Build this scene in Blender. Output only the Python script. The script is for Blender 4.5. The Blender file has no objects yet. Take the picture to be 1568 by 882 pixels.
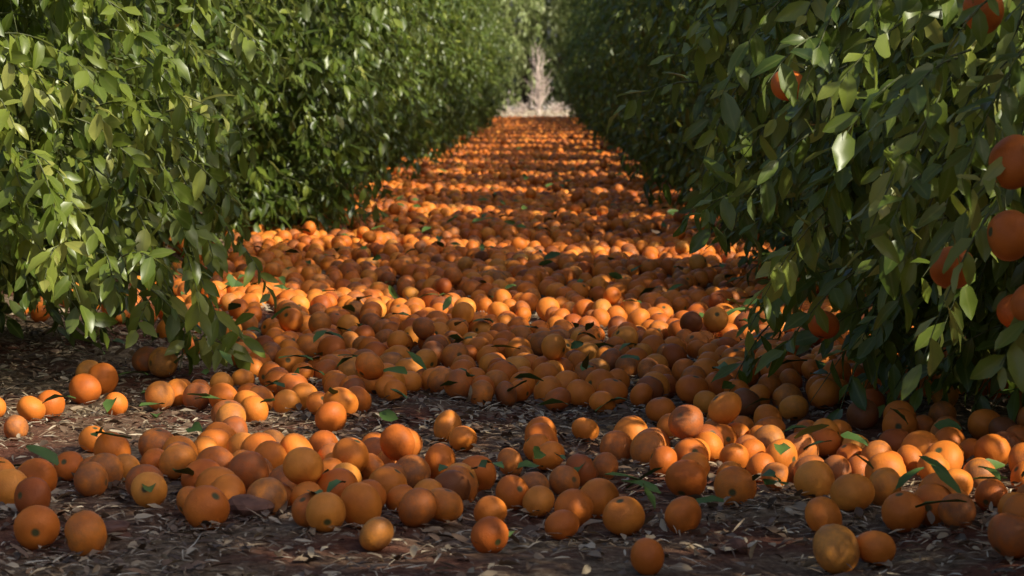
import bpy, math, random
import numpy as np
from mathutils import Vector

RS = np.random.RandomState
scene = bpy.context.scene
scene.view_settings.view_transform = 'Standard'
scene.view_settings.look = 'None'
scene.view_settings.exposure = 0

# ------------------------------------------------------------------ helpers
def link(o):
    scene.collection.objects.link(o); return o

def mesh_from(name, V, F4, mats, matidx=None, attrs=None, smooth=True):
    me = bpy.data.meshes.new(name)
    V = np.asarray(V, dtype=np.float32); F4 = np.asarray(F4, dtype=np.int32)
    me.vertices.add(len(V)); me.vertices.foreach_set('co', V.ravel())
    k = F4.shape[1]
    me.loops.add(F4.size); me.loops.foreach_set('vertex_index', F4.ravel())
    me.polygons.add(len(F4))
    me.polygons.foreach_set('loop_start', np.arange(len(F4), dtype=np.int32)*k)
    if matidx is not None:
        me.polygons.foreach_set('material_index', np.asarray(matidx, dtype=np.int32))
    me.polygons.foreach_set('use_smooth', np.full(len(F4), smooth))
    if attrs is not None:
        a = me.color_attributes.new('var', 'FLOAT_COLOR', 'POINT')
        c = np.ones((len(V), 4), dtype=np.float32); c[:, :3] = attrs
        a.data.foreach_set('color', c.ravel())
    for m in mats: me.materials.append(m)
    me.update(calc_edges=True)
    return me

def norm(a):
    return a/np.maximum(np.linalg.norm(a, axis=-1, keepdims=True), 1e-9)

def gh(x, y):
    x = np.asarray(x, dtype=float); y = np.asarray(y, dtype=float)
    f = np.exp(-(np.maximum(np.abs(x)-6, 0)/8)**2)
    return f*(0.014*np.sin(x*2.3+1.1)*np.cos(y*1.7+.4)+0.008*np.sin(x*5.1+y*3.3)+0.006*np.sin(x*9.7-y*7.1+2)
              + 0.004*np.sin(x*21+y*3)*np.sin(y*17-x*5))

# ------------------------------------------------------------------ materials
def newmat(name):
    m = bpy.data.materials.new(name); m.use_nodes = True
    nt = m.node_tree; nt.nodes.clear()
    out = nt.nodes.new('ShaderNodeOutputMaterial')
    return m, nt, out
def N(nt, t, **kw):
    n = nt.nodes.new(t)
    for k, v in kw.items():
        setattr(n, k, v)
    return n
def ramp(nt, stops, fac=None):
    r = nt.nodes.new('ShaderNodeValToRGB')
    e = r.color_ramp.elements
    while len(e) < len(stops): e.new(0.5)
    for i, (p, c) in enumerate(stops):
        e[i].position = p; e[i].color = (*c, 1)
    if fac is not None: nt.links.new(fac, r.inputs['Fac'])
    return r

def leaf_material(name='citrus_leaf', stops=None):
    m, nt, out = newmat(name)
    L = nt.links.new
    at = N(nt, 'ShaderNodeAttribute', attribute_name='var')
    sep = N(nt, 'ShaderNodeSeparateColor'); L(at.outputs['Color'], sep.inputs[0])
    stops = stops or [(0.0, (.032, .056, .008)), (0.4, (.080, .126, .015)), (0.7, (.158, .208, .026)), (0.9, (.25, .30, .05)), (1.0, (.34, .35, .08))]
    r = ramp(nt, stops, sep.outputs[0])
    mr = N(nt, 'ShaderNodeMapRange'); mr.inputs['From Min'].default_value = 0.0; mr.inputs['From Max'].default_value = 0.22
    mr.inputs['To Min'].default_value = 0.5; mr.inputs['To Max'].default_value = 0.0
    L(sep.outputs[1], mr.inputs['Value'])
    mx = N(nt, 'ShaderNodeMix', data_type='RGBA'); L(mr.outputs[0], mx.inputs['Factor']); L(r.outputs[0], mx.inputs['A'])
    mx.inputs['B'].default_value = (.21, .25, .06, 1)
    geo = N(nt, 'ShaderNodeNewGeometry')
    mb = N(nt, 'ShaderNodeMix', data_type='RGBA')
    mm = N(nt, 'ShaderNodeMath', operation='MULTIPLY'); L(geo.outputs['Backfacing'], mm.inputs[0]); mm.inputs[1].default_value = .4
    L(mm.outputs[0], mb.inputs['Factor']); L(mx.outputs['Result'], mb.inputs['A']); mb.inputs['B'].default_value = (.17, .21, .07, 1)
    p = N(nt, 'ShaderNodeBsdfPrincipled'); L(mb.outputs['Result'], p.inputs['Base Color'])
    p.inputs['Roughness'].default_value = .36; p.inputs['Specular IOR Level'].default_value = .55
    tr = N(nt, 'ShaderNodeBsdfTranslucent')
    hs = N(nt, 'ShaderNodeHueSaturation'); hs.inputs['Value'].default_value = 2.1; hs.inputs['Hue'].default_value = .480
    L(mb.outputs['Result'], hs.inputs['Color']); L(hs.outputs[0], tr.inputs['Color'])
    ms = N(nt, 'ShaderNodeMixShader'); ms.inputs[0].default_value = .28
    L(p.outputs[0], ms.inputs[1]); L(tr.outputs[0], ms.inputs[2]); L(ms.outputs[0], out.inputs[0])
    return m

def bark_material(name='bark', c1=(.05, .04, .03), c2=(.16, .13, .10)):
    m, nt, out = newmat(name); L = nt.links.new
    no = N(nt, 'ShaderNodeTexNoise'); no.inputs['Scale'].default_value = 30; no.inputs['Detail'].default_value = 5
    tc = N(nt, 'ShaderNodeTexCoord'); L(tc.outputs['Object'], no.inputs['Vector'])
    r = ramp(nt, [(.3, c1), (.7, c2)], no.outputs[0])
    p = N(nt, 'ShaderNodeBsdfPrincipled'); p.inputs['Roughness'].default_value = .85
    L(r.outputs[0], p.inputs['Base Color'])
    b = N(nt, 'ShaderNodeBump'); b.inputs['Strength'].default_value = .5; b.inputs['Distance'].default_value = .01
    L(no.outputs[0], b.inputs['Height']); L(b.outputs[0], p.inputs['Normal']); L(p.outputs[0], out.inputs[0])
    return m

def orange_material():
    m, nt, out = newmat('orange_peel'); L = nt.links.new
    at = N(nt, 'ShaderNodeAttribute', attribute_name='var')
    sep = N(nt, 'ShaderNodeSeparateColor'); L(at.outputs['Color'], sep.inputs[0])
    r = ramp(nt, [(0.0, (.26, .085, .026)), (.07, (.48, .11, .02)), (0.3, (.74, .185, .024)), (.72, (.88, .265, .034)), (.92, (.93, .37, .06)), (1, (.93, .46, .11))], sep.outputs[0])
    tc = N(nt, 'ShaderNodeTexCoord')
    no = N(nt, 'ShaderNodeTexNoise'); no.inputs['Scale'].default_value = 22; no.inputs['Detail'].default_value = 4
    L(tc.outputs['Object'], no.inputs['Vector'])
    r2 = ramp(nt, [(.3, (.74, .68, .66)), (.60, (1, 1, 1))], no.outputs[0])
    mul = N(nt, 'ShaderNodeMix', data_type='RGBA', blend_type='MULTIPLY'); mul.inputs['Factor'].default_value = 1
    L(r.outputs[0], mul.inputs['A']); L(r2.outputs[0], mul.inputs['B'])
    st = N(nt, 'ShaderNodeMapRange'); st.inputs['From Min'].default_value = .972; st.inputs['From Max'].default_value = .985
    L(sep.outputs[1], st.inputs['Value'])
    m2 = N(nt, 'ShaderNodeMix', data_type='RGBA'); L(st.outputs[0], m2.inputs['Factor']); L(mul.outputs['Result'], m2.inputs['A'])
    m2.inputs['B'].default_value = (.10, .09, .03, 1)
    dn = N(nt, 'ShaderNodeTexNoise'); dn.inputs['Scale'].default_value = 38; dn.inputs['Detail'].default_value = 7; dn.inputs['Roughness'].default_value = .65
    L(tc.outputs['Object'], dn.inputs['Vector'])
    dm = N(nt, 'ShaderNodeMath', operation='MULTIPLY'); L(dn.outputs[0], dm.inputs[0]); L(sep.outputs[2], dm.inputs[1])
    dr = N(nt, 'ShaderNodeMapRange'); dr.inputs['From Min'].default_value = .25; dr.inputs['From Max'].default_value = .55; dr.inputs['To Max'].default_value = .85
    L(dm.outputs[0], dr.inputs['Value'])
    m3 = N(nt, 'ShaderNodeMix', data_type='RGBA'); L(dr.outputs[0], m3.inputs['Factor']); L(m2.outputs['Result'], m3.inputs['A'])
    m3.inputs['B'].default_value = (.27, .11, .05, 1)
    p = N(nt, 'ShaderNodeBsdfPrincipled'); L(m3.outputs['Result'], p.inputs['Base Color'])
    p.inputs['Roughness'].default_value = .5; p.inputs['Specular IOR Level'].default_value = .3
    vo = N(nt, 'ShaderNodeTexVoronoi'); vo.inputs['Scale'].default_value = 420
    L(tc.outputs['Object'], vo.inputs['Vector'])
    b = N(nt, 'ShaderNodeBump'); b.inputs['Strength'].default_value = .35; b.inputs['Distance'].default_value = .0012
    L(vo.outputs['Distance'], b.inputs['Height']); L(b.outputs[0], p.inputs['Normal'])
    L(p.outputs[0], out.inputs[0])
    return m

def ground_material():
    m, nt, out = newmat('red_soil_with_litter'); L = nt.links.new
    tc = N(nt, 'ShaderNodeTexCoord')
    n1 = N(nt, 'ShaderNodeTexNoise'); n1.inputs['Scale'].default_value = 2.2; n1.inputs['Detail'].default_value = 6
    n2 = N(nt, 'ShaderNodeTexNoise'); n2.inputs['Scale'].default_value = 48; n2.inputs['Detail'].default_value = 8; n2.inputs['Roughness'].default_value = .7
    L(tc.outputs['Object'], n1.inputs['Vector']); L(tc.outputs['Object'], n2.inputs['Vector'])
    soil = ramp(nt, [(.3, (.09, .032, .020)), (.55, (.20, .078, .048)), (.75, (.30, .145, .09))], n2.outputs[0])
    lit = ramp(nt, [(.35, (.10, .062, .04)), (.52, (.24, .165, .105)), (.68, (.46, .36, .24))], n2.outputs[0])
    f = ramp(nt, [(.40, (0, 0, 0)), (.56, (1, 1, 1))], n1.outputs[0])
    mx = N(nt, 'ShaderNodeMix', data_type='RGBA'); L(f.outputs[0], mx.inputs['Factor']); L(soil.outputs[0], mx.inputs['A']); L(lit.outputs[0], mx.inputs['B'])
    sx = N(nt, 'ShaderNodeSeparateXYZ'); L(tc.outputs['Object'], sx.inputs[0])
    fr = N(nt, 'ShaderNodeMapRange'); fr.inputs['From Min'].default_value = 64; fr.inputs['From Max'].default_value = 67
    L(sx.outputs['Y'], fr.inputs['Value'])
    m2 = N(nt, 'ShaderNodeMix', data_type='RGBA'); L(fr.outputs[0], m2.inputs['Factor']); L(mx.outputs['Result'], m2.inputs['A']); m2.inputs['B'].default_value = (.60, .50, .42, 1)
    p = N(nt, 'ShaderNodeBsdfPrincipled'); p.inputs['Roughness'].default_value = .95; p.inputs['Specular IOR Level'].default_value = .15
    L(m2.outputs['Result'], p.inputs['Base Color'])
    b = N(nt, 'ShaderNodeBump'); b.inputs['Strength'].default_value = .9; b.inputs['Distance'].default_value = .02
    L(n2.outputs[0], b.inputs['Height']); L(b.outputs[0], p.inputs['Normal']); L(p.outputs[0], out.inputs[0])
    return m

def litter_material():
    m, nt, out = newmat('dry_litter'); L = nt.links.new
    at = N(nt, 'ShaderNodeAttribute', attribute_name='var')
    sep = N(nt, 'ShaderNodeSeparateColor'); L(at.outputs['Color'], sep.inputs[0])
    r = ramp(nt, [(0.0, (.06, .035, .02)), (.35, (.17, .10, .06)), (.65, (.34, .25, .155)), (.9, (.56, .46, .33)), (.96, (.62, .54, .42)), (.97, (.05, .10, .018)), (1, (.11, .18, .03))], sep.outputs[0])
    p = N(nt, 'ShaderNodeBsdfPrincipled'); p.inputs['Roughness'].default_value = .6; L(r.outputs[0], p.inputs['Base Color'])
    L(p.outputs[0], out.inputs[0]); return m

LEAF = leaf_material(); LEAF_HAZED = leaf_material('hazed_windbreak_leaf', [(0, (.16, .22, .06)), (.5, (.30, .36, .14)), (1, (.48, .50, .28))])  # windbreak leaf colour paled to stand in for far light and haze
BARK = bark_material(); TWIG = bark_material('green_twig', (.07, .09, .03), (.15, .16, .07))
ORANGE = orange_material(); GROUND = ground_material(); LITTER = litter_material()

# ------------------------------------------------------------------ leaves
T_ST = np.array([0, .22, .55, .85, 1.0]); W_ST = np.array([.10, .78, 1.0, .5, .03])
def leaf_geo(pos, d, n, Ln, Wd, var, rng, curl=.22, fold=.16):
    M = len(pos); side = norm(np.cross(d, n))
    n = np.cross(side, d)
    K = len(T_ST)
    cur = curl*(rng.rand(M)*1.9-.1)
    V = np.zeros((M, K, 3, 3), dtype=np.float32); A = np.zeros((M, K, 3, 3), dtype=np.float32)
    wav = rng.rand(M)*6.28
    for i, (t, w) in enumerate(zip(T_ST, W_ST)):
        c = pos+d*(Ln*t)[:, None]-n*(cur*Ln*t*t)[:, None]
        for j, s in enumerate((-1, 0, 1)):
            up = abs(s)*fold*Wd*w+abs(s)*.10*Wd*np.sin(wav+t*7+s)
            V[:, i, j] = c+side*(s*.5*Wd*w)[:, None]+n*up[:, None]
            A[:, i, j, 0] = var; A[:, i, j, 1] = abs(s); A[:, i, j, 2] = t
    base = (np.arange(M)*K*3)[:, None]
    q = []
    for i in range(K-1):
        for j in range(2):
            a = i*3+j; q.append([a, a+1, a+4, a+3])
    q = np.array(q)
    F = (base[:, :, None]+q[None]).reshape(-1, 4)
    return V.reshape(-1, 3), F, A.reshape(-1, 3)

def tube_geo(P, R, k=3):
    M, S, _ = P.shape
    tan = norm(np.gradient(P, axis=1))
    ref = np.where(np.abs(tan[..., 2:3]) > .9, np.array([1., 0, 0]), np.array([0, 0, 1.]))
    a = norm(np.cross(tan, ref)); b = np.cross(tan, a)
    ang = np.arange(k)/k*2*np.pi
    V = P[:, :, None]+R[:, :, None, None]*(np.cos(ang)[None, None, :, None]*a[:, :, None]+np.sin(ang)[None, None, :, None]*b[:, :, None])
    q = []
    for i in range(S-1):
        for j in range(k):
            q.append([i*k+j, i*k+(j+1) % k, (i+1)*k+(j+1) % k, (i+1)*k+j])
    F = ((np.arange(M)*S*k)[:, None, None]+np.array(q)[None]).reshape(-1, 4)
    return V.reshape(-1, 3), F

def twig_foliage(P0, D, Lt, rng, nleaf=14, droop=.7, out=None, zmin=.012, lscale=1.0, bright=0.0):
    M = len(P0); g = np.array([0, 0, -1.]); droop = droop*np.ones(M)
    def path(t): return P0[:, None]+D[:, None]*(Lt[:, None]*t)[..., None]+g*((droop*Lt)[:, None]*t**2)[..., None]
    tt = np.linspace(0, 1, 5)[None].repeat(M, 0)
    TP = path(tt); TP[:, :, 2] = np.maximum(TP[:, :, 2], .02)
    TV, TF = tube_geo(TP, np.linspace(.0028, .0009, 5)[None].repeat(M, 0))
    t = np.linspace(.12, 1, nleaf)[None].repeat(M, 0)+rng.uniform(-.03, .03, (M, nleaf))
    LP = path(t); tan = norm(D[:, None]*Lt[:, None, None]+g*(2*(droop*Lt)[:, None]*t)[..., None])
    ref = norm(rng.normal(size=(M, 1, 3))); a = norm(np.cross(tan, ref)); b = np.cross(tan, a)
    ang = (np.arange(nleaf)*2.4)[None]+rng.uniform(-.4, .4, (M, nleaf))
    rad = a*np.cos(ang)[..., None]+b*np.sin(ang)[..., None]
    ld = norm(tan*.55+rad*.75+g*rng.uniform(.10, .95, (M, nleaf))[..., None]+rng.normal(size=(M, nleaf, 3))*.2)
    o = (D if out is None else out)[:, None]
    nr = norm(-g*.7+o*.6+rad*.35+rng.normal(size=(M, nleaf, 3))*.6)
    nr = norm(nr-ld*np.sum(nr*ld, -1, keepdims=True))
    ld = ld.reshape(-1, 3); nr = nr.reshape(-1, 3); LP = LP.reshape(-1, 3)
    n = len(LP)
    Ln = rng.uniform(.042, .092, n)*lscale; Wd = Ln*rng.uniform(.34, .5, n)
    tv = np.clip(rng.beta(1.3, 2.2, M)[:, None]*.75+rng.rand(M, nleaf)*.3+bright-.03, 0, 1).reshape(-1)
    young = rng.rand(n) < .03; tv[young] = rng.uniform(.85, 1, young.sum())
    keep = (LP[:, 2]+np.minimum(ld[:, 2]*Ln, 0) > zmin)
    LV, LF, LA = leaf_geo(LP[keep], ld[keep], nr[keep], Ln[keep], Wd[keep], tv[keep], rng)
    return (TV, TF), (LV, LF, LA)

def foliage_mesh(name, parts):
    Vs, Fs, As, Ms = [], [], [], []; off = 0
    for (TV, TF), (LV, LF, LA) in parts:
        Vs += [LV, TV]; Fs += [LF+off, TF+off+len(LV)]; As += [LA, np.full((len(TV), 3), .5)]
        Ms += [np.zeros(len(LF)), np.ones(len(TF))]; off += len(LV)+len(TV)
    return mesh_from(name, np.concatenate(Vs), np.concatenate(Fs), [LEAF, TWIG], np.concatenate(Ms), np.concatenate(As))

H = 2.85
def prof(z):
    return np.interp(z, [0, .15, .5, 1.1, 1.8, 2.3, 2.65, 2.85], [.77, .84, .91, .99, 1.0, .88, .6, .0])

def crown(seed, ax, ay, ex, ntw, shear=0.0):
    rng = RS(seed)
    ntw = int(ntw*1.25)
    th = rng.uniform(0, 2*np.pi, ntw)
    z = np.where(rng.rand(ntw) < .6, rng.uniform(.12, 1.3, ntw), rng.uniform(1.2, H-.03, ntw))
    c, s = np.cos(th), np.sin(th)
    rr = 1/((np.abs(c)/ax)**ex+(np.abs(s)/ay)**ex)**(1/ex)
    ph = rng.rand(8)*6.28
    lump = 1+.05*np.sin(5*th+ph[0]+z*1.2)+.045*np.sin(9*th+ph[1]-z*4)
    pr = prof(z); pr = 1-(1-pr)*np.where(z < 1.5, np.abs(c)**.5, 1)
    r = rr*pr*np.minimum(lump, 1.05)
    X, Y = c*r, s*r
    n3 = (np.sin(X*9.1+z*4+ph[2])*np.sin(Y*8.3-z*3+ph[3])*1.1+np.sin(z*10.5+X*5-Y*4+ph[4])*.6+np.sin((X-Y)*15+z*9+ph[5])*.35)
    n3 = np.clip(n3, -1.4, 1.0)
    inner = rng.rand(ntw) < .20
    amp = .17*np.abs(c)+.04*np.abs(s)
    r = r+amp*n3-.02-np.abs(rng.normal(size=ntw))*.09*rr
    r[inner] = (rr*pr)[inner]*rng.uniform(.45, .84, inner.sum())
    r = r-.16
    keep = inner | (rng.rand(ntw) < np.clip(.80+.55*n3, .15, 1))
    P0 = np.stack([c*r, s*r-shear*c*r, z], 1)
    outw = np.stack([c, s, np.where(z > 1.8, (z-1.8)*1.4, 0)], 1); outw = norm(outw)
    D = norm(outw*.8+rng.normal(size=(ntw, 3))*.5+np.array([0, 0, .15]))
    Lt = rng.uniform(.15, .34, ntw); dr = np.full(ntw, .6)
    tend = rng.rand(ntw) < .10; Lt[tend] *= 1.35; dr[tend] = 1.0
    Lt *= np.where(np.abs(s) > .8, .75, 1)
    return P0[keep], D[keep], Lt[keep], outw[keep], dr[keep], rng

def trunk_mesh(seed, ax, ay):
    rng = RS(seed+77); V = []; F = []; off = 0
    def add(P, R, k):
        nonlocal off
        v, f = tube_geo(np.array(P)[None], np.array(R)[None], k); V.append(v); F.append(f+off); off += len(v)
    add([(0, 0, -.06), (.0, .0, .0), (.01, .01, .12), (.02, .0, .3), (.02, .02, .5)], [.14, .125, .1, .09, .085], 10)
    for i in range(7):
        a = i/7*6.28+rng.uniform(-.3, .3); e = rng.uniform(.35, 1.2)
        L = rng.uniform(1.2, 1.7)*ax/1.78; P = []; R = []
        for k in range(7):
            t = k/6; r = L*t*math.cos(e)*.85; zz = .42+L*t*math.sin(e)-.25*t*t*math.cos(e)
            P.append((math.cos(a+.2*math.sin(t*4+i))*r, math.sin(a+.2*math.sin(t*4+i))*r, zz)); R.append(.055*(1-t)+.012)
        add(P, R, 7)
        for j in range(5):
            b = P[2+j % 4]; a2 = a+rng.uniform(-1.1, 1.1); l2 = rng.uniform(.3, .55); P2 = []
            for k in range(5):
                t = k/4; P2.append((b[0]+math.cos(a2)*l2*t, b[1]+math.sin(a2)*l2*t, max(.08, b[2]+l2*.5*t-.5*t*t*l2*(1+j % 2))))
            add(P2, [.02, .016, .012, .009, .005], 5)
    return mesh_from('trunk_mesh', np.concatenate(V), np.concatenate(F), [BARK])

AZ = math.radians(33)
variants = []
for seed, ax, ay, ex, nt_, sh in ((1, 1.72, 1.50, 2.8, 3700, 0), (2, 1.26, 1.36, 3.8, 3200, math.tan(AZ)), (3, 1.24, 1.34, 3.6, 3200, math.tan(AZ))):  # slant added to last two crowns, shaped to let sun bands through
    P0, D, Lt, outw, dr, rng = crown(seed, ax, ay, ex, nt_, sh)
    part = twig_foliage(P0, D, Lt, rng, nleaf=12, droop=dr, out=outw)
    variants.append((foliage_mesh('citrus_foliage', [part]), trunk_mesh(seed, ax, ay)))
wb = variants[2][0].copy(); wb.materials[0] = LEAF_HAZED
variants.append((wb, variants[2][1]))

def sprays(tips, rng, back, lscale=1.0, bright=.1, per=9):
    P0 = []; D = []
    for (x, y, z) in tips:
        tip = np.array([x, y, z]); root = tip+np.array(back)*rng.uniform(.8, 1.2)+rng.normal(size=3)*.05
        for k in range(per):
            t = k/(per-1)
            p = root*(1-t)+tip*t; p = p+np.array([0, 0, .12*math.sin(math.pi*t)])
            p = p+rng.normal(size=3)*.03
            d = norm((tip-root)*.9+rng.normal(size=3)*.22)
            P0.append(p); D.append(d)
    P0 = np.array(P0); D = np.array(D)
    return twig_foliage(P0, D, rng.uniform(.12, .22, len(P0)), rng, nleaf=9, droop=.4, out=norm(D*.3+np.array([.3, -.7, .3])), lscale=lscale, bright=bright)

# ------------------------------------------------------------------ oranges geometry
def sphere_template(nu, nv):
    v = []
    for j in range(nv+1):
        ph = math.pi*j/nv
        for i in range(nu):
            a = 2*math.pi*i/nu
            v.append((math.sin(ph)*math.cos(a), math.sin(ph)*math.sin(a), math.cos(ph)))
    v = np.array(v); f = []
    for j in range(nv):
        for i in range(nu):
            f.append([j*nu+i, (j+1)*nu+i, (j+1)*nu+(i+1) % nu, j*nu+(i+1) % nu])
    return v, np.array(f)
def orange_geo(C, R, rng, nu, nv):
    T, Fq = sphere_template(nu, nv); M = len(C)
    zc = T[:, 2]
    rad = 1-.10*np.exp(-((1-zc)/.035))-.05*np.exp(-((1+zc)/.03))
    obl = rng.uniform(.80, .97, M)
    S = T[None]*rad[None, :, None]*np.ones((M, 1, 1)); S[:, :, 2] *= obl[:, None]
    lum = rng.rand(M, 2)*6.28; S *= (1+.03*np.sin(T[None, :, 0]*3+lum[:, :1])*np.cos(T[None, :, 2]*3+lum[:, 1:]))[:, :, None]
    q = norm(rng.normal(size=(M, 4))); w, x, y, z = q.T
    Rm = np.stack([1-2*(y*y+z*z), 2*(x*y-z*w), 2*(x*z+y*w), 2*(x*y+z*w), 1-2*(x*x+z*z), 2*(y*z-x*w), 2*(x*z-y*w), 2*(y*z+x*w), 1-2*(x*x+y*y)], 1).reshape(M, 3, 3)
    V = np.einsum('mij,mkj->mki', Rm, S)*R[:, None, None]+C[:, None]
    tone = .12+.85*rng.beta(2.0, 2.0, M); rot = rng.rand(M) < .06; tone[rot] = rng.uniform(0, .08, rot.sum())
    A = np.zeros((M, len(T), 3)); A[:, :, 0] = np.clip(tone, 0, 1)[:, None]
    A[:, :, 1] = zc[None]; A[:, :, 2] = (rng.rand(M)**1.3)[:, None]
    F = ((np.arange(M)*len(T))[:, None, None]+Fq[None]).reshape(-1, 4)
    return V.reshape(-1, 3), F, A.reshape(-1, 3)

# ------------------------------------------------------------------ trees in rows
def tree(x, y, var, rot, sc=1.0, name='orange_tree', extra=None, sz=1.0):
    e = link(bpy.data.objects.new(name, None)); e.location = (x, y, float(gh(x, y)))
    fm, tm = variants[var]
    f = link(bpy.data.objects.new('foliage', fm)); t = link(bpy.data.objects.new('trunk', tm))
    for o in (f, t): o.parent = e; o.rotation_euler = (0, 0, rot); o.scale = (sc, sc, sc*sz)
    for o in (extra or []):
        o.parent = e; o.location = (-x, -y, -float(gh(x, y)))
    return e

rng = RS(5)
Rt = [(.66, 5.4, .66), (.74, 5.3, .56), (.50, 5.7, .66), (.56, 5.7, .86), (.70, 5.4, .82), (.80, 5.2, .74), (.60, 6.0, .48), (.84, 5.7, .42),
      (.56, 6.6, .34), (.74, 6.5, .26), (.92, 6.4, .28), (.66, 6.2, .38), (.50, 6.6, .52), (.50, 6.7, .80), (.46, 6.9, .97), (.80, 6.0, .55),
      (.62, 6.4, .66), (.9, 5.9, .78), (.55, 6.9, .20), (.8, 6.6, .38), (1.0, 6.3, .50), (.55, 6.2, .93), (.75, 5.9, .97), (.95, 5.6, .93),
      (.84, 6.7, .2), (1.02, 6.6, .2), (.7, 6.8, .2), (.40, 7.1, .6), (.44, 7.2, .85), (1.1, 6.3, .25), (1.05, 6.1, .8), (1.1, 6.2, .6)]
Rn = [(.71, 4.78, .78), (.80, 4.74, .70), (.80, 4.74, .85), (.70, 4.98, .58), (.86, 4.8, .45), (.70, 4.95, .95), (.84, 4.8, .34), (.68, 5.0, .70), (.74, 4.9, .50)]
extraR = link(bpy.data.objects.new('hanging_branches', foliage_mesh('hanging_branches', [sprays(Rt, rng, (.42, .30, .28), bright=.22), sprays(Rn, rng, (.34, .2, .2), bright=.18, per=6, lscale=.9)])))
Lt_ = [(-1.12, 7.0, .40), (-1.22, 7.1, .26), (-1.02, 7.0, .32), (-.90, 7.3, .26), (-.85, 7.4, .13), (-.98, 7.2, .54), (-1.24, 7.1, .52), (-1.2, 7.2, .70),
       (-.86, 7.5, .58), (-.82, 7.8, .66), (-.92, 7.5, .16), (-1.0, 7.4, .8), (-.84, 7.7, .9), (-.88, 7.6, .38), (-.86, 8.0, .38), (-1.1, 7.4, .9), (-1.3, 7.4, .38), (-1.35, 7.3, .8)]
extraL = link(bpy.data.objects.new('hanging_branches', foliage_mesh('hanging_branches', [sprays(Lt_, rng, (-.40, .38, .25), bright=.3)])))

hang = np.array([(.770, 4.72, .635), (.715, 5.02, .445), (.785, 4.84, .51), (.50, 5.85, .76), (.74, 4.86, .885), (.825, 4.85, .39), (.62, 6.3, .24), (.97, 5.9, .3)])
hr = np.array([.045, .039, .043, .036, .041, .040, .035, .038])
hv, hf, ha = orange_geo(hang, hr, RS(9), 28, 18)
ha[:, 0] = .15+.1*ha[:, 0]; ha[:, 2] = 0
hangO = link(bpy.data.objects.new('hanging_oranges', mesh_from('hanging_oranges', hv, hf, [ORANGE], None, ha)))

pitch = 3.4; rr_ = random.Random(4)
ys = [2.98+pitch*i for i in range(-1, 18)]
for i, y in enumerate(ys):   # right row
    x = 1.99+rr_.uniform(-.06, .06)
    if i <= 1: x = 2.45
    yy = y+rr_.uniform(-.05, .05)-(.25 if i == 1 else 0)
    tree(x, yy, [2, 1][i % 2], rr_.choice([0, math.pi])+rr_.uniform(-.03, .03), rr_.uniform(.98, 1.01), extra=[extraR, hangO] if i == 2 else None, sz=rr_.uniform(.95, 1.06))
for i, y in enumerate(ys[1:]):   # left row
    if i == 0: continue
    v = [0, 1, 0, 2][i % 4]
    x = (-2.66 if v == 0 else -2.22)+rr_.uniform(-.12, .06)+.12*min(1, i/10)
    if i < 3: x = -2.88
    tree(x, y+(2.3 if i > 1 else 2.1)+rr_.uniform(-.1, .1), 0 if i < 3 else v, rr_.choice([0, math.pi])+rr_.uniform(-.06, .06), rr_.uniform(.97, 1.05), extra=[extraL] if i == 1 else None)
for sx in (-1, 1):           # neighbouring rows
    for i, y in enumerate(ys):
        if i < 1 or i > 9: continue
        tree(sx*7.3+rr_.uniform(-.1, .1), y+rr_.uniform(-.2, .2), i % 3, rr_.uniform(-.1, .1)+(i % 2)*math.pi)
for i in range(9):
    tree(-13+i*3.1+rr_.uniform(-.5, .5), 88+rr_.uniform(-1.5, 1.5), 3, rr_.uniform(0, 6), rr_.uniform(1.8, 2.2), sz=1.3, name='windbreak_tree')

# ------------------------------------------------------------------ ground
def spaced(a, b, step): return list(np.arange(a, b, step))
gx = [-400, -200, -100, -50, -25, -15, -10, -7]+spaced(-5, -1.6, .2)+spaced(-1.6, 1.6, .025)+spaced(1.6, 5, .2)+[5, 7, 10, 15, 25, 50, 100, 200, 400]
gy = [-60, -20, -5, 0, 2, 3]+spaced(4, 12, .03)+spaced(12, 30, .12)+spaced(30, 70, .5)+[70, 75, 80, 90, 110, 150, 250, 500]
X, Y = np.meshgrid(gx, gy); Z = gh(X, Y)
nz = RS(3).normal(size=X.shape)*.0022; Z = Z+nz*((np.abs(X) < 1.6) & (Y < 12) & (Y > 4))
nx, ny = len(gx), len(gy)
idx = np.arange(nx*ny).reshape(ny, nx)
F = np.stack([idx[:-1, :-1], idx[:-1, 1:], idx[1:, 1:], idx[1:, :-1]], -1).reshape(-1, 4)
link(bpy.data.objects.new('ground', mesh_from('ground', np.stack([X, Y, Z], -1).reshape(-1, 3), F, [GROUND])))

# ------------------------------------------------------------------ fallen oranges
R0 = .0355
def density(x, y):
    n = .5+.3*math.sin(x*5.3+y*1.9)+.3*math.sin(x*2.1-y*4.3+1)+.25*math.sin(x*11+y*8.7)
    if y < 4.86+.07*math.sin(x*6+1): return .010 if y > 4.3 else 0
    if y < 6.15:
        d = .16+.9*n
        if x < -.2 and y > 5.9: d *= .5
        if x < -.85 and y > 5.5: d *= .15
        return d
    if y < 6.75:
        return (.05 if x < -.75 else .08+.40*n)
    if y < 9:
        left = -.78 if y > 6.9 else -.9
        if x < left: return max(0, .12-(left-x)*.25)
        if x > .95: return .12
        return .52+.50*n
    if x < -1.35: return max(0, .2-(-1.35-x)*.3)
    if x > 1.25: return max(0, .2-(x-1.25)*.3)
    if y > 64: return 0
    return .60+.5*n if abs(x) < 1.1 else .5
rnd = random.Random(12); cell = .09; G = {}; pts = []
def neigh(x, y):
    ci, cj = int(math.floor(x/cell)), int(math.floor(y/cell))
    for a in (-1, 0, 1):
        for b in (-1, 0, 1):
            for p in G.get((ci+a, cj+b), ()): yield p
def addp(x, y, z, r):
    G.setdefault((int(math.floor(x/cell)), int(math.floor(y/cell))), []).append((x, y, z, r)); pts.append((x, y, z, r))
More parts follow.
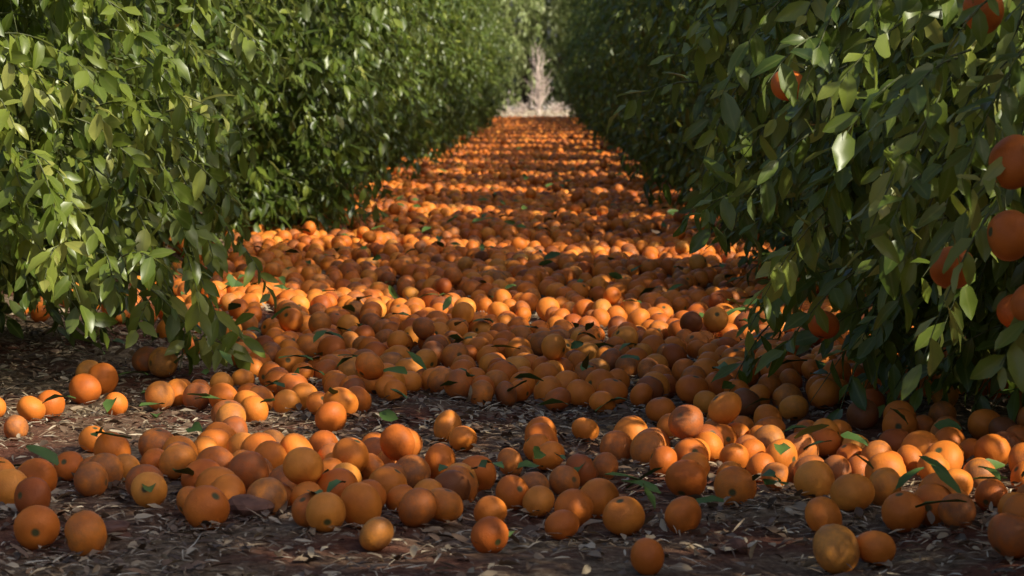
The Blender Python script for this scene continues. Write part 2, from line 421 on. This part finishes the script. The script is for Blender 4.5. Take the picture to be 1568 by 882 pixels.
for (x, y, r) in [(-.74, 4.70, .040), (-.83, 4.76, .038), (-.265, 4.70, .031), (-.08, 4.71, .032), (.475, 4.6, .042), (.54, 4.62, .034), (.75, 4.58, .04), (.17, 4.5, .03)]:
    addp(x, y, float(gh(x, y))+r*.93, r)
for (y0, y1, dens) in ((4.3, 6.8, 205), (6.8, 12, 280), (12, 30, 270), (30, 64, 200)):
    nT = int((y1-y0)*3.8*dens)
    for _ in range(nT):
        x = rnd.uniform(-1.9, 1.9); y = rnd.uniform(y0, y1)
        if rnd.random() > density(x, y): continue
        r = R0*rnd.uniform(.80, 1.15)
        if all((x-p[0])**2+(y-p[1])**2 > (.93*(r+p[3]))**2 for p in neigh(x, y)):
            addp(x, y, float(gh(x, y))+r*.93, r)
base_n = len(pts)
for _ in range(6000):
    x = rnd.uniform(-1.2, 1.1); y = 4.9+40*rnd.random()**2.2
    if rnd.random() > density(x, y)*.8: continue
    r = R0*rnd.uniform(.84, 1.08); z = 0; k = 0; bad = False
    for p in neigh(x, y):
        D2 = (r+p[3])**2; d2 = (x-p[0])**2+(y-p[1])**2
        if d2 < D2:
            if p[2]-float(gh(p[0], p[1])) > .05: bad = True; break
            k += 1; z = max(z, p[2]+math.sqrt(D2-d2)*.96)
    if bad or k < 3 or z-float(gh(x, y)) > .09: continue
    addp(x, y, z, r)
A_ = np.array(pts); print('oranges', len(A_), 'second', len(A_)-base_n)
near = A_[:, 1] < 11; mid = (~near) & (A_[:, 1] < 26); far = A_[:, 1] >= 26
Vs, Fs, As = [], [], []; off = 0
for m, nu, nv, sd in ((near, 22, 14, 1), (mid, 14, 8, 2), (far, 8, 6, 3)):
    v, f, a = orange_geo(A_[m][:, :3], A_[m][:, 3], RS(sd), nu, nv); Vs.append(v); Fs.append(f+off); As.append(a); off += len(v)
link(bpy.data.objects.new('fallen_oranges', mesh_from('fallen_oranges', np.concatenate(Vs), np.concatenate(Fs), [ORANGE], None, np.concatenate(As))))

# ------------------------------------------------------------------ litter
rng = RS(21)
def litter(n, x0, x1, y0, y1, Lr, Wr, tilt, v0, v1, lift=.004, zt=None):
    x, y = rng.uniform(x0, x1, n), rng.uniform(y0, y1, n)
    patch = .5+.3*np.sin(x*3.1+y*2.3)+.3*np.sin(x*1.3-y*3.7+2); k = rng.rand(n) < patch+.25; x, y = x[k], y[k]; n = len(x)
    a = rng.uniform(0, 6.28, n); tl = np.abs(rng.normal(size=n))*tilt
    d = norm(np.stack([np.cos(a), np.sin(a), tl], 1)); nr = norm(rng.normal(size=(n, 3))*.35+np.array([0, 0, 1]))
    Ln = rng.uniform(*Lr, n); Wd = rng.uniform(*Wr, n)
    z = gh(x, y)+lift+rng.rand(n)*.008 + (0 if zt is None else rng.uniform(0, zt, n))
    return leaf_geo(np.stack([x, y, z], 1), d, nr, Ln, Wd, rng.uniform(v0, v1, n), rng, curl=.3)
lp = [litter(44000, -2, 2, 4.2, 10, (.015, .05), (.0018, .0045), .2, .2, .96),
      litter(18000, -2, 2, 4.2, 10, (.015, .045), (.007, .018), .35, .0, .85),
      litter(14000, -2, 2, 10, 30, (.03, .09), (.008, .03), .2, .2, .95),
      litter(260, -1.2, 1.2, 4.7, 10, (.05, .085), (.020, .034), .45, .972, 1.0, lift=.03, zt=.05),
      litter(450, -1.2, 1.2, 10, 30, (.05, .08), (.020, .032), .3, .972, 1.0, lift=.05, zt=.04),
      litter(20000, -9, 9, 65, 80, (.1, .3), (.01, .03), .6, .8, .96)]
Vs, Fs, As = [], [], []; off = 0
for v, f, a in lp: Vs.append(v); Fs.append(f+off); As.append(a); off += len(v)
link(bpy.data.objects.new('leaf_litter', mesh_from('leaf_litter', np.concatenate(Vs), np.concatenate(Fs), [LITTER], None, np.concatenate(As))))

import bmesh
clod_m = bark_material('soil_clod', (.07, .028, .018), (.22, .10, .065))
for (x, y, s, sd) in [(-.51, 5.02, .042, 1), (-.72, 4.85, .028, 2), (.33, 4.8, .02, 3)]:
    bm = bmesh.new(); bmesh.ops.create_icosphere(bm, subdivisions=3, radius=1)
    rs = RS(sd); k = rs.normal(size=(5, 3))*2.2; ph = rs.rand(5)*6
    for v in bm.verts:
        f = 1+sum(.11*math.sin(float(np.dot(k[i], v.co))+ph[i]) for i in range(5)); v.co = Vector((v.co.x*f*1.15, v.co.y*f, v.co.z*f*.62))*s
    me = bpy.data.meshes.new('soil_clod'); bm.to_mesh(me); bm.free(); me.materials.append(clod_m)
    o = link(bpy.data.objects.new('soil_clod', me)); o.location = (x, y, float(gh(x, y))+s*.35)

# ------------------------------------------------------------------ bare dry shrub at the end of the alley
DRY = bark_material('dry_branch', (.48, .38, .33), (.72, .60, .52))
def shrub(x, y, h, w, n, seed, sub=5, r0=.02):
    rs = RS(seed); P = []; R = []
    for i in range(n):
        a = rs.uniform(0, 6.28); l = h*rs.uniform(.5, 1); sp = w*rs.uniform(.05, 1)**1.3; l *= 1-.45*sp/w; t = np.linspace(0, 1, 7)
        b = np.stack([np.cos(a)*sp*t**1.2+.05*np.sin(t*9+i), np.sin(a)*sp*t**1.2+.05*np.cos(t*8+i), l*t**.9-.15*sp*t*t], 1); P.append(b); R.append(np.linspace(r0, .005, 7))
        for j in range(sub):
            q = b[2+j % 4]; a2 = a+rs.uniform(-1.5, 1.5); l2 = l*rs.uniform(.15, .35)
            P.append(q+np.stack([np.cos(a2)*l2*.6*t, np.sin(a2)*l2*.6*t, l2*t*rs.uniform(.1, .9)], 1)); R.append(np.linspace(.008, .003, 7))
    v, f = tube_geo(np.array(P), np.array(R), 4)
    o = link(bpy.data.objects.new('bare_shrub', mesh_from('bare_shrub', v, f, [DRY]))); o.location = (x, y, 0)
shrub(-.02, 72, 2.0, .42, 20, 1, sub=4, r0=.020); shrub(-.45, 71, .5, .7, 26, 2, r0=.011); shrub(.45, 73, .45, .8, 26, 3, r0=.011)

# ------------------------------------------------------------------ light, sky, camera
el = math.radians(36); az = -AZ
S = Vector((math.cos(el)*math.cos(az), math.cos(el)*math.sin(az), math.sin(el)))
sun = bpy.data.lights.new('sun', 'SUN'); sun.energy = 5; sun.angle = math.radians(.5); sun.color = (1, .94, .76)
so = link(bpy.data.objects.new('sun', sun)); so.rotation_euler = S.to_track_quat('Z', 'Y').to_euler(); so.location = (20, -3, 15)
w = bpy.data.worlds.new('World'); scene.world = w; w.use_nodes = True
nt = w.node_tree; bg = nt.nodes['Background']; sk = nt.nodes.new('ShaderNodeTexSky'); sk.sky_type = 'NISHITA'; sk.sun_disc = False
sk.sun_elevation = el; sk.sun_rotation = math.atan2(S.x, S.y); sk.dust_density = 3.0; sk.air_density = .8; sk.ozone_density = .6
nt.links.new(sk.outputs[0], bg.inputs[0]); bg.inputs[1].default_value = .14

cam = bpy.data.cameras.new('camera'); co = link(bpy.data.objects.new('camera', cam))
cam.sensor_width = 36; cam.lens = 102.1; cam.clip_end = 1500; cam.clip_start = .05
co.location = (0, 0, .76); co.rotation_euler = (math.radians(90-4.0), 0, math.radians(.53))
cam.dof.use_dof = True; cam.dof.focus_distance = 6.5; cam.dof.aperture_fstop = 13
scene.camera = co
